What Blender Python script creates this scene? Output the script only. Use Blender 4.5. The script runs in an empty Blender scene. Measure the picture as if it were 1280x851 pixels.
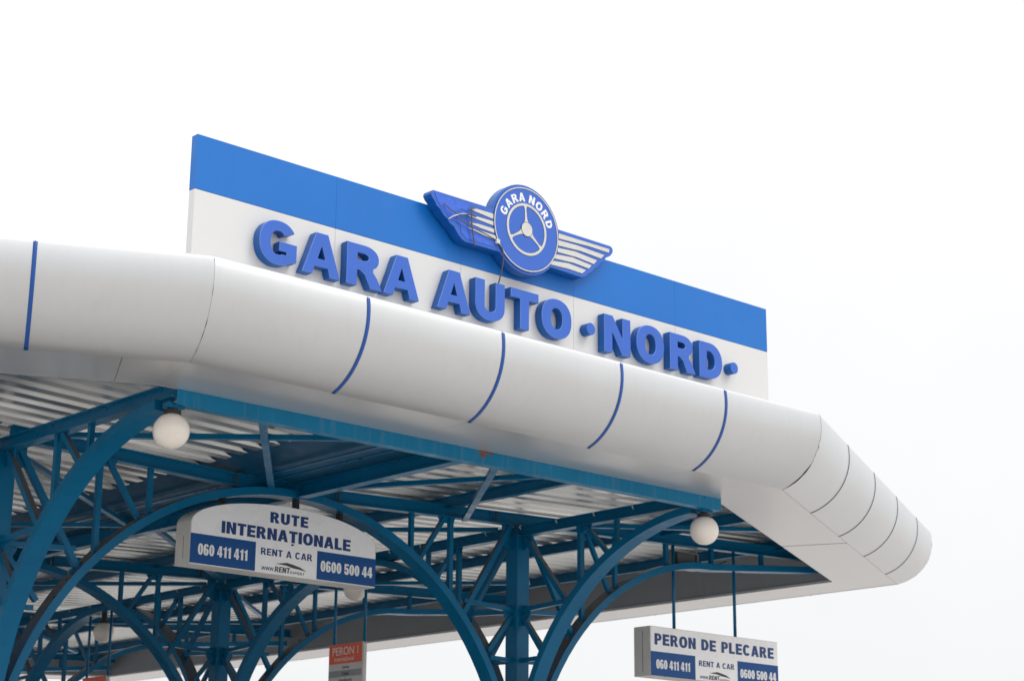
import bpy, math, random
from mathutils import Vector, Matrix
random.seed(7)
R_ = math.radians
scene = bpy.context.scene
COL = scene.collection

# ---------------------------------------------------------------- camera
CZ = 1.6                                  # eye height; all heights below are written relative to the eye and lifted by CZ
FPX, YAW, PITCH, ROLL = 2359.57, 0.828984511, 0.275365391, 0.00757060948
fw = Vector((math.cos(YAW)*math.cos(PITCH), math.sin(YAW)*math.cos(PITCH), math.sin(PITCH)))
rt = Vector((math.sin(YAW), -math.cos(YAW), 0)); up = rt.cross(fw)
r2 = rt*math.cos(ROLL) + up*math.sin(ROLL); u2 = up*math.cos(ROLL) - rt*math.sin(ROLL)
cam = bpy.data.cameras.new('camera'); cam.sensor_width = 36.0; cam.lens = FPX/1280*36.0
cam.clip_start = 0.05; cam.clip_end = 6000
cam.dof.use_dof = True; cam.dof.focus_distance = 15.5; cam.dof.aperture_fstop = 3.2
camo = bpy.data.objects.new('camera', cam); COL.objects.link(camo)
m3 = Matrix((r2, u2, -fw)).transposed()
camo.matrix_world = Matrix.Translation((0, 0, CZ)) @ m3.to_4x4()
scene.camera = camo

# ---------------------------------------------------------------- sky (overcast) and a weak, very soft sun
SUN_EL, SUN_AZ = R_(48), R_(-62)           # azimuth measured from +X towards +Y
w = bpy.data.worlds.new('World'); scene.world = w; w.use_nodes = True
nt = w.node_tree; N = nt.nodes; Lk = nt.links; N.clear()
out = N.new('ShaderNodeOutputWorld'); bg = N.new('ShaderNodeBackground'); bg.inputs['Strength'].default_value = 0.1
sky = N.new('ShaderNodeTexSky'); sky.sky_type = 'NISHITA'; sky.sun_disc = False
sky.sun_elevation = SUN_EL; sky.sun_rotation = R_(90) - SUN_AZ; sky.dust_density = 4; sky.air_density = 1
tc = N.new('ShaderNodeTexCoord'); sx = N.new('ShaderNodeSeparateXYZ')
mz = N.new('ShaderNodeMath'); mz.operation = 'MAXIMUM'; mz.inputs[1].default_value = 0
mm = N.new('ShaderNodeMath'); mm.operation = 'MULTIPLY_ADD'; mm.inputs[1].default_value = 12.5; mm.inputs[2].default_value = 9.65
no = N.new('ShaderNodeTexNoise'); no.inputs['Scale'].default_value = 2.2; no.inputs['Detail'].default_value = 5
mr = N.new('ShaderNodeMapRange'); mr.inputs[1].default_value = .3; mr.inputs[2].default_value = .7; mr.inputs[3].default_value = .95; mr.inputs[4].default_value = 1.06
mul = N.new('ShaderNodeMath'); mul.operation = 'MULTIPLY'
cc = N.new('ShaderNodeCombineColor'); mb = N.new('ShaderNodeMath'); mb.operation = 'MULTIPLY'; mb.inputs[1].default_value = 1.006
mrd = N.new('ShaderNodeMath'); mrd.operation = 'MULTIPLY'; mrd.inputs[1].default_value = 0.995
mix = N.new('ShaderNodeMix'); mix.data_type = 'RGBA'; mix.inputs['Factor'].default_value = 0.93
Lk.new(tc.outputs['Generated'], sx.inputs[0]); Lk.new(sx.outputs[2], mz.inputs[0]); 
mq = N.new('ShaderNodeMath'); mq.operation = 'POWER'; mq.inputs[1].default_value = 2.0; Lk.new(mz.outputs[0], mq.inputs[0]); Lk.new(mq.outputs[0], mm.inputs[0])
Lk.new(tc.outputs['Generated'], no.inputs['Vector']); Lk.new(no.outputs[0], mr.inputs[0])
Lk.new(mm.outputs[0], mul.inputs[0]); Lk.new(mr.outputs[0], mul.inputs[1])
Lk.new(mul.outputs[0], mrd.inputs[0]); Lk.new(mul.outputs[0], mb.inputs[0])
Lk.new(mrd.outputs[0], cc.inputs[0]); Lk.new(mul.outputs[0], cc.inputs[1]); Lk.new(mb.outputs[0], cc.inputs[2])
Lk.new(sky.outputs[0], mix.inputs['A']); Lk.new(cc.outputs[0], mix.inputs['B'])
Lk.new(mix.outputs['Result'], bg.inputs[0]); Lk.new(bg.outputs[0], out.inputs[0])
sl = bpy.data.lights.new('sun', 'SUN'); sl.energy = 1.0; sl.angle = R_(25); sl.color = (1, .965, .91)
so = bpy.data.objects.new('sun', sl); COL.objects.link(so)
sd = Vector((math.cos(SUN_EL)*math.cos(SUN_AZ), math.cos(SUN_EL)*math.sin(SUN_AZ), math.sin(SUN_EL)))
so.rotation_euler = sd.to_track_quat('Z', 'Y').to_euler(); so.location = (10, -20, 40)
scene.view_settings.view_transform = 'Standard'; scene.view_settings.look = 'None'
scene.view_settings.exposure = 0; scene.view_settings.gamma = 1

# ---------------------------------------------------------------- materials
def mat(name, col, rough=.5, metal=0., var=.06, nscale=3., coat=0., bump=0., bscale=60., dust=None, streak=0., rust=None, sss=0., spec=.5, rvar=.12):
    m = bpy.data.materials.new(name); m.use_nodes = True
    t = m.node_tree; n = t.nodes; l = t.links; p = n['Principled BSDF']
    geo = n.new('ShaderNodeNewGeometry')
    def noise(scale, vec=None, det=3):
        x = n.new('ShaderNodeTexNoise'); x.inputs['Scale'].default_value = scale; x.inputs['Detail'].default_value = det
        l.new(vec if vec else geo.outputs['Position'], x.inputs['Vector']); return x.outputs[0]
    def rng(src, a, b, c, d):
        x = n.new('ShaderNodeMapRange'); l.new(src, x.inputs[0])
        for i, v in enumerate((a, b, c, d)): x.inputs[i+1].default_value = v
        return x.outputs[0]
    def mixc(f, a, b):
        x = n.new('ShaderNodeMix'); x.data_type = 'RGBA'
        if isinstance(f, float): x.inputs['Factor'].default_value = f
        else: l.new(f, x.inputs['Factor'])
        for k, v in (('A', a), ('B', b)):
            if isinstance(v, tuple): x.inputs[k].default_value = (*v, 1)
            else: l.new(v, x.inputs[k])
        return x.outputs['Result']
    c = mixc(rng(noise(nscale), .2, .8, 0, 1), tuple(v*(1-var) for v in col), tuple(min(1, v*(1+var)) for v in col))
    if streak:
        mp = n.new('ShaderNodeMapping'); mp.inputs['Scale'].default_value = (9, 9, .7); l.new(geo.outputs['Position'], mp.inputs['Vector'])
        c = mixc(rng(noise(1.6, mp.outputs[0]), .52, .72, 0, streak), c, tuple(v*.45+.16 for v in col))
    if dust:
        s = n.new('ShaderNodeSeparateXYZ'); l.new(geo.outputs['True Normal'], s.inputs[0])
        f = rng(s.outputs[2], .25, .6, 0, .85)
        mu = n.new('ShaderNodeMath'); mu.operation = 'MULTIPLY'; l.new(f, mu.inputs[0]); l.new(rng(noise(7), .3, .55, .5, 1), mu.inputs[1])
        c = mixc(mu.outputs[0], c, dust)
    if rust:
        for (px, py, pz, r) in rust:
            d = n.new('ShaderNodeVectorMath'); d.operation = 'DISTANCE'; d.inputs[1].default_value = (px, py, pz); l.new(geo.outputs['Position'], d.inputs[0])
            a = n.new('ShaderNodeMath'); a.operation = 'MULTIPLY_ADD'; a.inputs[1].default_value = .14; l.new(noise(26), a.inputs[0]); l.new(d.outputs['Value'], a.inputs[2])
            c = mixc(rng(a.outputs[0], r+.05, r+.09, 1, 0), c, (.19, .065, .03))
    l.new(c, p.inputs['Base Color'])
    if rvar > .045: l.new(rng(noise(nscale*2.3, det=1), .15, .85, max(.03, rough-rvar), min(1, rough+rvar)), p.inputs['Roughness'])
    else: p.inputs['Roughness'].default_value = rough
    p.inputs['Metallic'].default_value = metal; p.inputs['Specular IOR Level'].default_value = spec
    if coat: p.inputs['Coat Weight'].default_value = coat; p.inputs['Coat Roughness'].default_value = .12
    if sss:
        p.inputs['Subsurface Weight'].default_value = sss; p.inputs['Subsurface Scale'].default_value = .05
    if bump:
        b = n.new('ShaderNodeBump'); b.inputs['Strength'].default_value = bump; b.inputs['Distance'].default_value = .01
        l.new(noise(bscale), b.inputs['Height']); l.new(b.outputs[0], p.inputs['Normal'])
    return m

STEEL_BLUE = (0, .125, .265)
M = dict(
    clad=mat('white_aluminium_cladding', (.63, .637, .645), .30, metal=.72, var=.025, streak=.07, nscale=1.3, rvar=.04),
    soffit=mat('grey_white_soffit_panel', (.66, .65, .645), .30, metal=.55, var=.03, nscale=.5, rvar=.03),
    inner=mat('grey_inner_lining', (.27, .285, .305), .5, var=.05),
    seal=mat('dark_sealant', (.03, .03, .035), .8),
    strip=mat('blue_joint_strip', (.004, .075, .34), .35, var=.05),
    steel=mat('blue_painted_steel', STEEL_BLUE, .34, var=.12, nscale=2, spec=.24, dust=(.13, .10, .075), rust=[(11.92, 13.4, 3.945+CZ, .04)]),
    beam=mat('blue_painted_front_beam', (.001, .175, .345), .38, var=.12, nscale=3, streak=.3, spec=.25, rust=[(11.90, 13.38, 3.945+CZ, .055), (12.0, 13.38, 3.93+CZ, .02)]),
    gutter=mat('dark_blue_gutter_paint', (.001, .07, .15), .5, var=.15, nscale=2),
    sheet=mat('corrugated_roof_sheet', (.66, .665, .65), .26, metal=.8, var=.14, nscale=.7, rvar=.03),
    panelblue=mat('blue_sign_panel', (.005, .150, .53), .42, spec=.35, var=.04, nscale=1.2, streak=.03),
    panelwhite=mat('white_sign_panel', (.665, .665, .66), .45, var=.02, nscale=1.5),
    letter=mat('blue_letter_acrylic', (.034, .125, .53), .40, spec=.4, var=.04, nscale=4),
    letterside_shaded=mat('blue_letter_return_shaded', (.003, .095, .36), .42, spec=.4, var=.08, nscale=5),  # letter blue darkened for the sides: their shade is put into the colour
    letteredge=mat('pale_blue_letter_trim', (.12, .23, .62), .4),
    facetstrip=mat('grey_blue_joint_gasket', (.05, .06, .13), .5),
    silver=mat('silver_grey_film', (.60, .60, .58), .4, var=.06, nscale=14),
    white=mat('white_print', (.82, .82, .82), .5, var=.02),
    outline=mat('dark_outline', (.05, .05, .09), .6),
    faceoff=mat('white_lightbox_face', (.90, .90, .91), .28, var=.03, nscale=2.2, bump=.08, bscale=6),
    framew=mat('cream_lightbox_frame', (.66, .64, .60), .45, var=.07, nscale=6),
    navy=mat('navy_print', (.002, .042, .19), .45, var=.03),
    navybox=mat('blue_print_field', (.001, .07, .26), .4, spec=.3, var=.04),
    black=mat('black_plastic', (.018, .018, .02), .5),
    cable=mat('black_grey_cable', (.09, .08, .08), .6),
    red=mat('red_print', (.85, .13, .055), .42, var=.05),
    greyband=mat('grey_print_band', (.30, .31, .33), .45, var=.04),
    lightband=mat('pale_print_band', (.62, .62, .62), .45, var=.03),
    darktext=mat('dark_grey_print', (.05, .055, .07), .5),
    globe=mat('opal_globe', (.89, .84, .765), .2, var=.04, nscale=6, sss=.35, coat=.3),
    globeseam=mat('globe_seam', (.50, .45, .40), .5),
    floodbody=mat('floodlight_housing', (.30, .30, .29), .5, var=.1),
    glass=mat('floodlight_glass', (.16, .17, .16), .15, var=.1),
    asphalt=mat('asphalt', (.45, .433, .418), .85, var=.12, nscale=.5, bump=.5, bscale=80),
    concrete=mat('platform_concrete', (.14, .137, .132), .8, var=.12, nscale=.8, bump=.3, bscale=50),
    kerb=mat('kerb_concrete', (.42, .41, .39), .8, var=.1, nscale=2),
    roofgrey=mat('roof_membrane', (.45, .45, .45), .7),
    cream=mat('warm_white_cap', (.62, .62, .60), .5),
)

# ---------------------------------------------------------------- helpers
class MB:
    def __init__(s): s.v = []; s.f = []; s.mi = []
    def add(s, vs, fs, mi=0):
        o = len(s.v); s.v += [tuple(p) for p in vs]; s.f += [tuple(i+o for i in f) for f in fs]; s.mi += [mi]*len(fs); return s
    def box(s, a, b, mi=0):
        (x0, y0, z0), (x1, y1, z1) = a, b
        x0, x1 = min(x0, x1), max(x0, x1); y0, y1 = min(y0, y1), max(y0, y1); z0, z1 = min(z0, z1), max(z0, z1)
        return s.add([(x0,y0,z0),(x1,y0,z0),(x1,y1,z0),(x0,y1,z0),(x0,y0,z1),(x1,y0,z1),(x1,y1,z1),(x0,y1,z1)],
                     [(0,3,2,1),(4,5,6,7),(0,1,5,4),(1,2,6,5),(2,3,7,6),(3,0,4,7)], mi)
    def prism(s, p0, p1, side, sec, mi=0):
        """sweep a closed 2-D section (a along side, b along the perpendicular) from p0 to p1"""
        p0 = Vector(p0); p1 = Vector(p1); d = (p1-p0).normalized(); sd_ = Vector(side)
        sd_ = (sd_ - d*sd_.dot(d)).normalized(); n_ = sd_.cross(d)
        if n_.z < 0: n_ = -n_
        k = len(sec); vs = [p + sd_*a + n_*b for p in (p0, p1) for a, b in sec]
        fs = [(i, (i+1) % k, k+(i+1) % k, k+i) for i in range(k)] + [tuple(range(k))[::-1], tuple(range(k, 2*k))]
        return s.add(vs, fs, mi)
    def bar(s, p0, p1, w_, h_, side=None, mi=0):
        d = Vector(p1)-Vector(p0)
        if side is None: side = Vector((0, 0, 1)).cross(d) if abs(d.normalized().z) < .98 else Vector((1, 0, 0))
        return s.prism(p0, p1, side, [(-w_/2, -h_/2), (w_/2, -h_/2), (w_/2, h_/2), (-w_/2, h_/2)], mi)
    def ibeam(s, p0, p1, w_, h_, tf=.014, tw=.012):
        a = w_/2; b = h_/2; c = tw/2
        return s.prism(p0, p1, Vector((0, 0, 1)).cross(Vector(p1)-Vector(p0)),
            [(-a,-b),(a,-b),(a,-b+tf),(c,-b+tf),(c,b-tf),(a,b-tf),(a,b),(-a,b),(-a,b-tf),(-c,b-tf),(-c,-b+tf),(-a,-b+tf)])
    def cyl(s, p0, p1, r, n=20, mi=0, r1=None):
        p0 = Vector(p0); p1 = Vector(p1); d = (p1-p0).normalized(); r1 = r if r1 is None else r1
        a = d.orthogonal().normalized(); b = d.cross(a)
        vs = [p + (a*math.cos(t) + b*math.sin(t))*rr for p, rr in ((p0, r), (p1, r1)) for t in [2*math.pi*i/n for i in range(n)]]
        return s.add(vs, [(i, (i+1) % n, n+(i+1) % n, n+i) for i in range(n)] + [tuple(range(n))[::-1], tuple(range(n, 2*n))], mi)
    def tube(s, pts, r, n=8, mi=0):
        pts = [Vector(p) for p in pts]; vs = []
        for i, p in enumerate(pts):
            d = (pts[min(i+1, len(pts)-1)] - pts[max(i-1, 0)]).normalized()
            a = d.cross(Vector((.13, .9, .3))).normalized(); b = d.cross(a)
            vs += [p + (a*math.cos(2*math.pi*k/n) + b*math.sin(2*math.pi*k/n))*r for k in range(n)]
        fs = [(i*n+k, i*n+(k+1) % n, (i+1)*n+(k+1) % n, (i+1)*n+k) for i in range(len(pts)-1) for k in range(n)]
        fs += [tuple(range(n))[::-1], tuple(range((len(pts)-1)*n, len(pts)*n))]
        return s.add(vs, fs, mi)
    def build(s, name, mats, parent=None, smooth=False, bevel=0., lift=True):
        me = bpy.data.meshes.new(name); dz = CZ if lift else 0
        pl = Vector(parent_origin(parent)) if parent else Vector((0, 0, 0))
        me.from_pydata([(x-pl.x, y-pl.y, z+dz-pl.z) for x, y, z in s.v], [], s.f)
        for m_ in (mats if isinstance(mats, (list, tuple)) else [mats]): me.materials.append(m_)
        for p, i in zip(me.polygons, s.mi): p.material_index = i
        me.validate(); 
        if smooth:
            for p in me.polygons: p.use_smooth = True
        o = bpy.data.objects.new(name, me); COL.objects.link(o)
        if parent: o.parent = parent
        if bevel:
            b = o.modifiers.new('b', 'BEVEL'); b.width = bevel; b.segments = 2; b.limit_method = 'ANGLE'; b.angle_limit = R_(40)
        return o
ORG = {}
def parent_origin(p): return ORG[p.name]
def sub(o, parent_origin_of):                # lets a mesh part carry sub-parts written in the same coordinates
    ORG[o.name] = ORG[parent_origin_of.name]; return o
def thing(name, label, cat, loc, group=None):
    o = bpy.data.objects.new(name, None); COL.objects.link(o); o.location = loc; o.empty_display_size = .3
    o['label'] = label; o['category'] = cat
    if group: o['group'] = group
    ORG[o.name] = tuple(loc); return o
def structure(o): o['kind'] = 'structure'; return o

# ---- lettering: heavy grotesque capitals drawn as outlines (cap height 1)
def se(cx, cy, rx, ry, a0, a1, n=22, e=2.25):
    o_ = []
    for i in range(n+1):
        a = R_(a0+(a1-a0)*i/n); c, s_ = math.cos(a), math.sin(a)
        o_.append((cx+rx*math.copysign(abs(c)**(2/e), c), cy+ry*math.copysign(abs(s_)**(2/e), s_)))
    return o_
def glyph(ch, w, s, b):
    """closed loops of one glyph, w wide, stem s, bar b"""
    if ch in 'O0': return [se(w/2, .5, w/2, .515, 0, 360, 44)[:-1], se(w/2, .5, w/2-s, .515-b, 0, 360, 36)[:-1]]
    if ch == 'C':
        return [se(w/2, .5, w/2, .515, 33, 327, 40) + se(w/2, .5, w/2-s, .515-b, 318, 42, 34)]
    if ch == 'G':
        o_ = se(w/2, .5, w/2, .515, 33, 308, 40)
        return [o_ + [(w, .13), (w, .54), (w*.53, .54), (w*.53, .54-b*.92), (w-s*.92, .54-b*.92), (w-s*.92, .245)] + se(w/2, .5, w/2-s, .515-b, 300, 42, 30)]
    if ch == 'D':
        return [[(0, 0), (0, 1)] + se(w*.42, .5, w*.58, .5, 90, -90, 26, 2.15), [(s, b)] + se(w*.42, .5, w*.58-s, .5-b, -90, 90, 22, 2.15) + [(s, 1-b)]]
    if ch in 'PR':
        k = .42 if ch == 'R' else .36; h = (1-k)/2; cy = 1-h; bb = b*.86; sx_ = w*(.90 if ch == 'R' else 1)
        bowl = se(sx_*.52, cy, sx_*.48, h, 90, -90, 20, 2.2)
        hole = [(s, cy-h+bb)] + se(sx_*.50, cy, max(.04, sx_*.50-s*.98), h-bb, -90, 90, 14, 2.2) + [(s, cy+h-bb)]
        if ch == 'P': return [[(0, 0), (0, 1)] + bowl + [(s, k), (s, 0)], hole]
        bowl2 = se(sx_*.52, cy, sx_*.48, h, 90, -52, 17, 2.2)
        return [[(0, 0), (0, 1)] + bowl2 + [(w*.74, .40), (w*.86, .27), (w, 0), (w-s*1.12, 0), (w*.60-s*.32, .30), (s*1.25, .385), (s, .385), (s, 0)], hole]
    if ch == 'A':
        a = s*.56; f = s*.95; m_ = w/2-a; y0 = .20; y1 = .20+b*.78
        ap = min(.78, (w/2-f)/m_)
        return [[(0, 0), (w/2-a, 1), (w/2+a, 1), (w, 0), (w-f, 0), (w-f-m_*y0*.8, y0), (f+m_*y0*.8, y0), (f, 0)],
                [(f+m_*y1*.98, y1), (w-f-m_*y1*.98, y1), (w/2, max(ap+.03, y1+.2))]]
    if ch == 'U':
        return [[(0, 1), (s, 1), (s, .36)] + se(w/2, .36, w/2-s, .36-b*.9, 180, 360, 16, 2.1) + [(w-s, 1), (w, 1), (w, .36)] + se(w/2, .36, w/2, .375, 0, -180, 26, 2.1)]
    if ch == 'T': return [[(0, 1), (w, 1), (w, 1-b), (w/2+s/2, 1-b), (w/2+s/2, 0), (w/2-s/2, 0), (w/2-s/2, 1-b), (0, 1-b)]]
    if ch == 'I': return [[(0, 0), (0, 1), (s, 1), (s, 0)]]
    if ch == 'L': return [[(0, 0), (0, 1), (s, 1), (s, b), (w, b), (w, 0)]]
    if ch == 'E': return [[(0, 0), (0, 1), (w, 1), (w, 1-b), (s, 1-b), (s, .5+b/2), (w*.94, .5+b/2), (w*.94, .5-b/2), (s, .5-b/2), (s, b), (w, b), (w, 0)]]
    if ch == 'N': return [[(0, 0), (0, 1), (s*1.02, 1), (w-s*.98, .44), (w-s*.98, 1), (w, 1), (w, 0), (w-s*1.02, 0), (s*.98, .56), (s*.98, 0)]]
    if ch == 'V': return [[(0, 1), (s, 1), (w/2, .30), (w-s, 1), (w, 1), (w/2+s*.5, 0), (w/2-s*.5, 0)]]
    if ch == 'W':
        q = s*.85; return [[(0, 1), (q, 1), (w*.28, .38), (w*.5-q*.45, 1), (w*.5+q*.45, 1), (w*.72, .38), (w-q, 1), (w, 1), (w*.78+q*.25, 0), (w*.78-q*.55, 0), (w*.5, .62), (w*.22+q*.55, 0), (w*.22-q*.25, 0)]]
    if ch == 'X':
        q = s*1.1; return [[(0, 0), (w/2-q/2, .51), (0.02, 1), (q, 1), (w/2, .70), (w-q, 1), (w-.02, 1), (w/2+q/2, .51), (w, 0), (w-q, 0), (w/2, .32), (q, 0)]]
    if ch == '1': return [[(w*.95-s, 0), (w*.95-s, .74), (w*.08, .70), (w*.08, .84), (w*.55, .90), (w*.62, 1), (w*.95, 1), (w*.95, 0)]]
    if ch == '4': return [[(w*.86-s, 0), (w*.86-s, .19), (0, .19), (0, .37), (w*.42, 1), (w*.86, 1), (w*.86, .37), (w, .37), (w, .19), (w*.86, .19), (w*.86, 0)], [(w*.86-s, .37), (w*.86-s, .78), (w*.24, .37)]]
    if ch == '5':
        return [[(w*.06, .43), (w*.08, 1), (w*.95, 1), (w*.95, .84), (s*.95, .84), (s*.93, .62)] + se(w*.52, .32, w*.48, .34, 80, -180, 24, 2.4) + [(s, .30)] + se(w*.52, .30, w*.48-s, .17, -180, 100, 20, 2.4) + [(s, .43)]]
    if ch == '6':
        return [se(w/2, .66, w/2, .355, 18, 180, 14, 2.4) + se(w/2, .34, w/2, .355, 180, 375, 20, 2.4) + [(w*.80, .62), (s, .60)] + se(w/2, .68, w/2-s, .19, 180, 18, 10, 2.4),
                se(w/2, .32, w/2-s, .18, 0, 360, 20, 2.4)[:-1]]
    if ch == '.': return [[(0, 0), (0, b), (s, b), (s, 0)]]
    if ch == ',': return [[(0, -.26), (0, -.09), (s*.9, -.09), (s*.9, -.14), (s*.35, -.26)]]
    return []
WID = dict(A=.80, C=.76, D=.74, E=.64, G=.80, I=.22, L=.60, N=.74, O=.80, P=.68, R=.76, T=.68, U=.74, V=.74, W=1.05, X=.76, **{'0': .56, '1': .42, '4': .58, '5': .56, '6': .56, '.': .2})
def text_loops(txt, x0, x1, y0, h, s, b, gap=.1, slant=0., space=.34):
    """one line of capitals fitted between x0 and x1, cap height h, baseline y0"""
    ws = []; 
    for c in txt: ws.append(space if c == ' ' else (s if c == 'I' else WID[c.replace('Ț', 'T')]))
    tot = sum(ws) + gap*(len(txt)-1); k = (x1-x0)/tot; x = 0; loops = []
    for c, wd in zip(txt, ws):
        if c != ' ':
            gs = glyph('T' if c == 'Ț' else c, wd, s, b)
            if c == 'Ț': gs = gs + [[(q[0]+wd/2-s/2, q[1]) for q in glyph(',', .2, s, b)[0]]]
            for g in gs: loops.append([(x0+(x+px)*k+slant*py*h, y0+py*h) for px, py in g])
        x += wd+gap
    return loops
def words(name, txt, x0, x1, y0, h, s, b, plane, m_, parent, gap=.1, slant=0., space=.34):
    ws = [space if c == ' ' else (s if c == 'I' else WID[c.replace('Ț', 'T')]) for c in txt]
    k = (x1-x0)/(sum(ws)+gap*(len(txt)-1)); x = x0; i = 0
    for wd in txt.split(' '):
        L_ = sum(ws[i:i+len(wd)])*k + gap*k*(len(wd)-1)
        solid(name, text_loops(wd, x, x+L_, y0, h, s, b, gap, slant, space), '-Y', plane, .0012, m_, parent)
        x += L_ + gap*2*k + space*k; i += len(wd)+1
FR = {  # sheet frames: (local x, local y, out) -> world, for faces looking to -Y and to -X
    '-Y': lambda p, d: Matrix(((1, 0, 0, 0), (0, 0, -1, d), (0, 1, 0, 0), (0, 0, 0, 1))),
    '-X': lambda p, d: Matrix(((0, 0, -1, d), (-1, 0, 0, 0), (0, 1, 0, 0), (0, 0, 0, 1))),
}
def solid(name, loops, face, plane, depth, mats, parent, bevel=0., res=0):
    """extruded flat shape; plane = coordinate of its FRONT face, depth goes back into the wall"""
    cu = bpy.data.curves.new(name, 'CURVE'); cu.dimensions = '2D'; cu.fill_mode = 'BOTH'
    cu.extrude = max(.0005, depth/2-bevel); cu.bevel_depth = bevel; cu.bevel_resolution = res; cu.offset = -bevel
    for lp in loops:
        sp = cu.splines.new('POLY'); sp.points.add(len(lp)-1); sp.use_cyclic_u = True
        for q, (x, y) in zip(sp.points, lp): q.co = (x, y, 0, 1)
    return curve_to(name, cu, face, plane, depth, mats, parent)
def curve_to(name, cu, face, plane, depth, mats, parent):
    ob = bpy.data.objects.new('tmp', cu); COL.objects.link(ob)
    dg = bpy.context.evaluated_depsgraph_get(); dg.update()
    me = bpy.data.meshes.new_from_object(ob.evaluated_get(dg)); bpy.data.objects.remove(ob); bpy.data.curves.remove(cu)
    me.name = name
    mw = FR[face](None, plane + depth/2)
    pl = Vector(parent_origin(parent)); me.transform(Matrix.Translation((-pl.x, -pl.y, CZ-pl.z)) @ mw)
    me.materials.clear()
    for m_ in (mats if isinstance(mats, (list, tuple)) else [mats]): me.materials.append(m_)
    nrm = Vector((0, -1, 0)) if face == '-Y' else Vector((-1, 0, 0))
    if isinstance(mats, (list, tuple)) and len(mats) > 1:
        for p in me.polygons:
            dn = p.normal.dot(nrm); p.material_index = 0 if dn > .97 else (2 if dn > .3 and len(mats) > 2 else 1)
    for p in me.polygons: p.use_smooth = False
    o = bpy.data.objects.new(name, me); COL.objects.link(o); o.parent = parent; return o
def fonttext(name, body, size, x, y, face, plane, m_, parent, align='LEFT', off=0., sx=1., slant=0.):
    cu = bpy.data.curves.new(name, 'FONT'); cu.body = body; cu.size = size; cu.offset = off; cu.shear = slant
    cu.align_x = align; cu.extrude = .0006
    ob = bpy.data.objects.new('tmp', cu); COL.objects.link(ob)
    dg = bpy.context.evaluated_depsgraph_get(); dg.update()
    me = bpy.data.meshes.new_from_object(ob.evaluated_get(dg)); bpy.data.objects.remove(ob); bpy.data.curves.remove(cu)
    me.name = name; pl = Vector(parent_origin(parent))
    me.transform(Matrix.Translation((-pl.x, -pl.y, CZ-pl.z)) @ FR[face](None, plane) @ Matrix.Translation((x, y, 0)) @ Matrix.Scale(sx, 4, (1, 0, 0)))
    me.materials.clear(); me.materials.append(m_)
    o = bpy.data.objects.new(name, me); COL.objects.link(o); o.parent = parent; return o

# ================================================================ GROUND
g = MB(); S = 2500
g.add([(-S, -S, -.02), (S, -S, -.02), (S, S, -.02), (-S, S, -.02)], [(0, 1, 2, 3)])
structure(g.build('ground', M['asphalt'], lift=False))
PX0, PX1, PY0, PY1 = 6.0, 17.7, 15.2, 36.6
g = MB().box((PX0+.15, PY0+.15, -.1), (PX1-.15, PY1-.15, .14)); structure(g.build('platform_pavement', M['concrete'], lift=False))
g = MB()
for a, b in (((PX0, PY0, -.1), (PX1, PY0+.146, .15)), ((PX0, PY1-.146, -.1), (PX1, PY1, .15)), ((PX0, PY0+.15, -.1), (PX0+.146, PY1-.15, .15)), ((PX1-.146, PY0+.15, -.1), (PX1, PY1-.15, .15))): g.box(a, b)
structure(g.build('platform_kerb', M['kerb'], lift=False, bevel=.015))

# ================================================================ CANOPY
can = thing('bus_station_canopy', 'long white tubular-edged canopy on blue arched steel frames, filling the lower half', 'canopy', (11.85, 25.9, 0))
XC = 11.85; C0X, C1X = 8.45, 15.24; ROWS = [16.5, 22.75, 29.0, 35.25]
POLY = [(8.02, 12.60), (15.46, 12.60), (21.84, 15.79), (21.84, 35.96), (15.46, 39.15), (8.02, 39.15), (1.64, 35.96), (1.64, 15.79)]
nP = len(POLY)
def inward(i):                               # inward normal of edge i -> i+1 (polygon runs counter-clockwise)
    a = Vector(POLY[i]); b = Vector(POLY[(i+1) % nP]); d = (b-a).normalized(); return Vector((-d.y, d.x)), d, (b-a).length
def corner(i, u):                            # polygon vertex i moved inward by u
    n0, d0, _ = inward((i-1) % nP); n1, d1, _ = inward(i); v = Vector(POLY[i])
    k = (n0+n1); k = k/(k.dot(n1)); return v + k*u
# profile of the rolled fascia: (u inward, z)
PROF = []
for i in range(19):
    a = R_(-108 + (108-2)*i/18); a0 = a
    PROF.append((.195-.66*math.cos(R_(-72.7+82.7*i/18)), 4.58+.66*math.sin(R_(-72.7+82.7*i/18))))
uu, zz = PROF[-1]
for i in range(1, 8):
    a = R_(10+80*i/7); PROF.append((uu+.05*math.cos(R_(10))-.05*math.cos(a), zz-.05*math.sin(R_(10))+.05*math.sin(a)))
PROF += [(PROF[-1][0]+.25, PROF[-1][1]+.01), (.9, PROF[-1][1]+.02)]
SOFW = .82
def edge_point(i, t, u):                     # point at distance t along edge i, offset u inward, mitred at the ends
    n_, d_, L_ = inward(i); p = Vector(POLY[i]) + d_*t + n_*u
    if t <= 1e-6: p = corner(i, u)
    elif t >= L_-1e-6: p = corner((i+1) % nP, u)
    return p
JOINTS = {0: [1.45, 3.0, 4.53, 6.03], 1: [1.41, 3.02, 4.59, 6.16], 7: [7.13-1.28-1.55*k for k in (3, 2, 1, 0)]}
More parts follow.
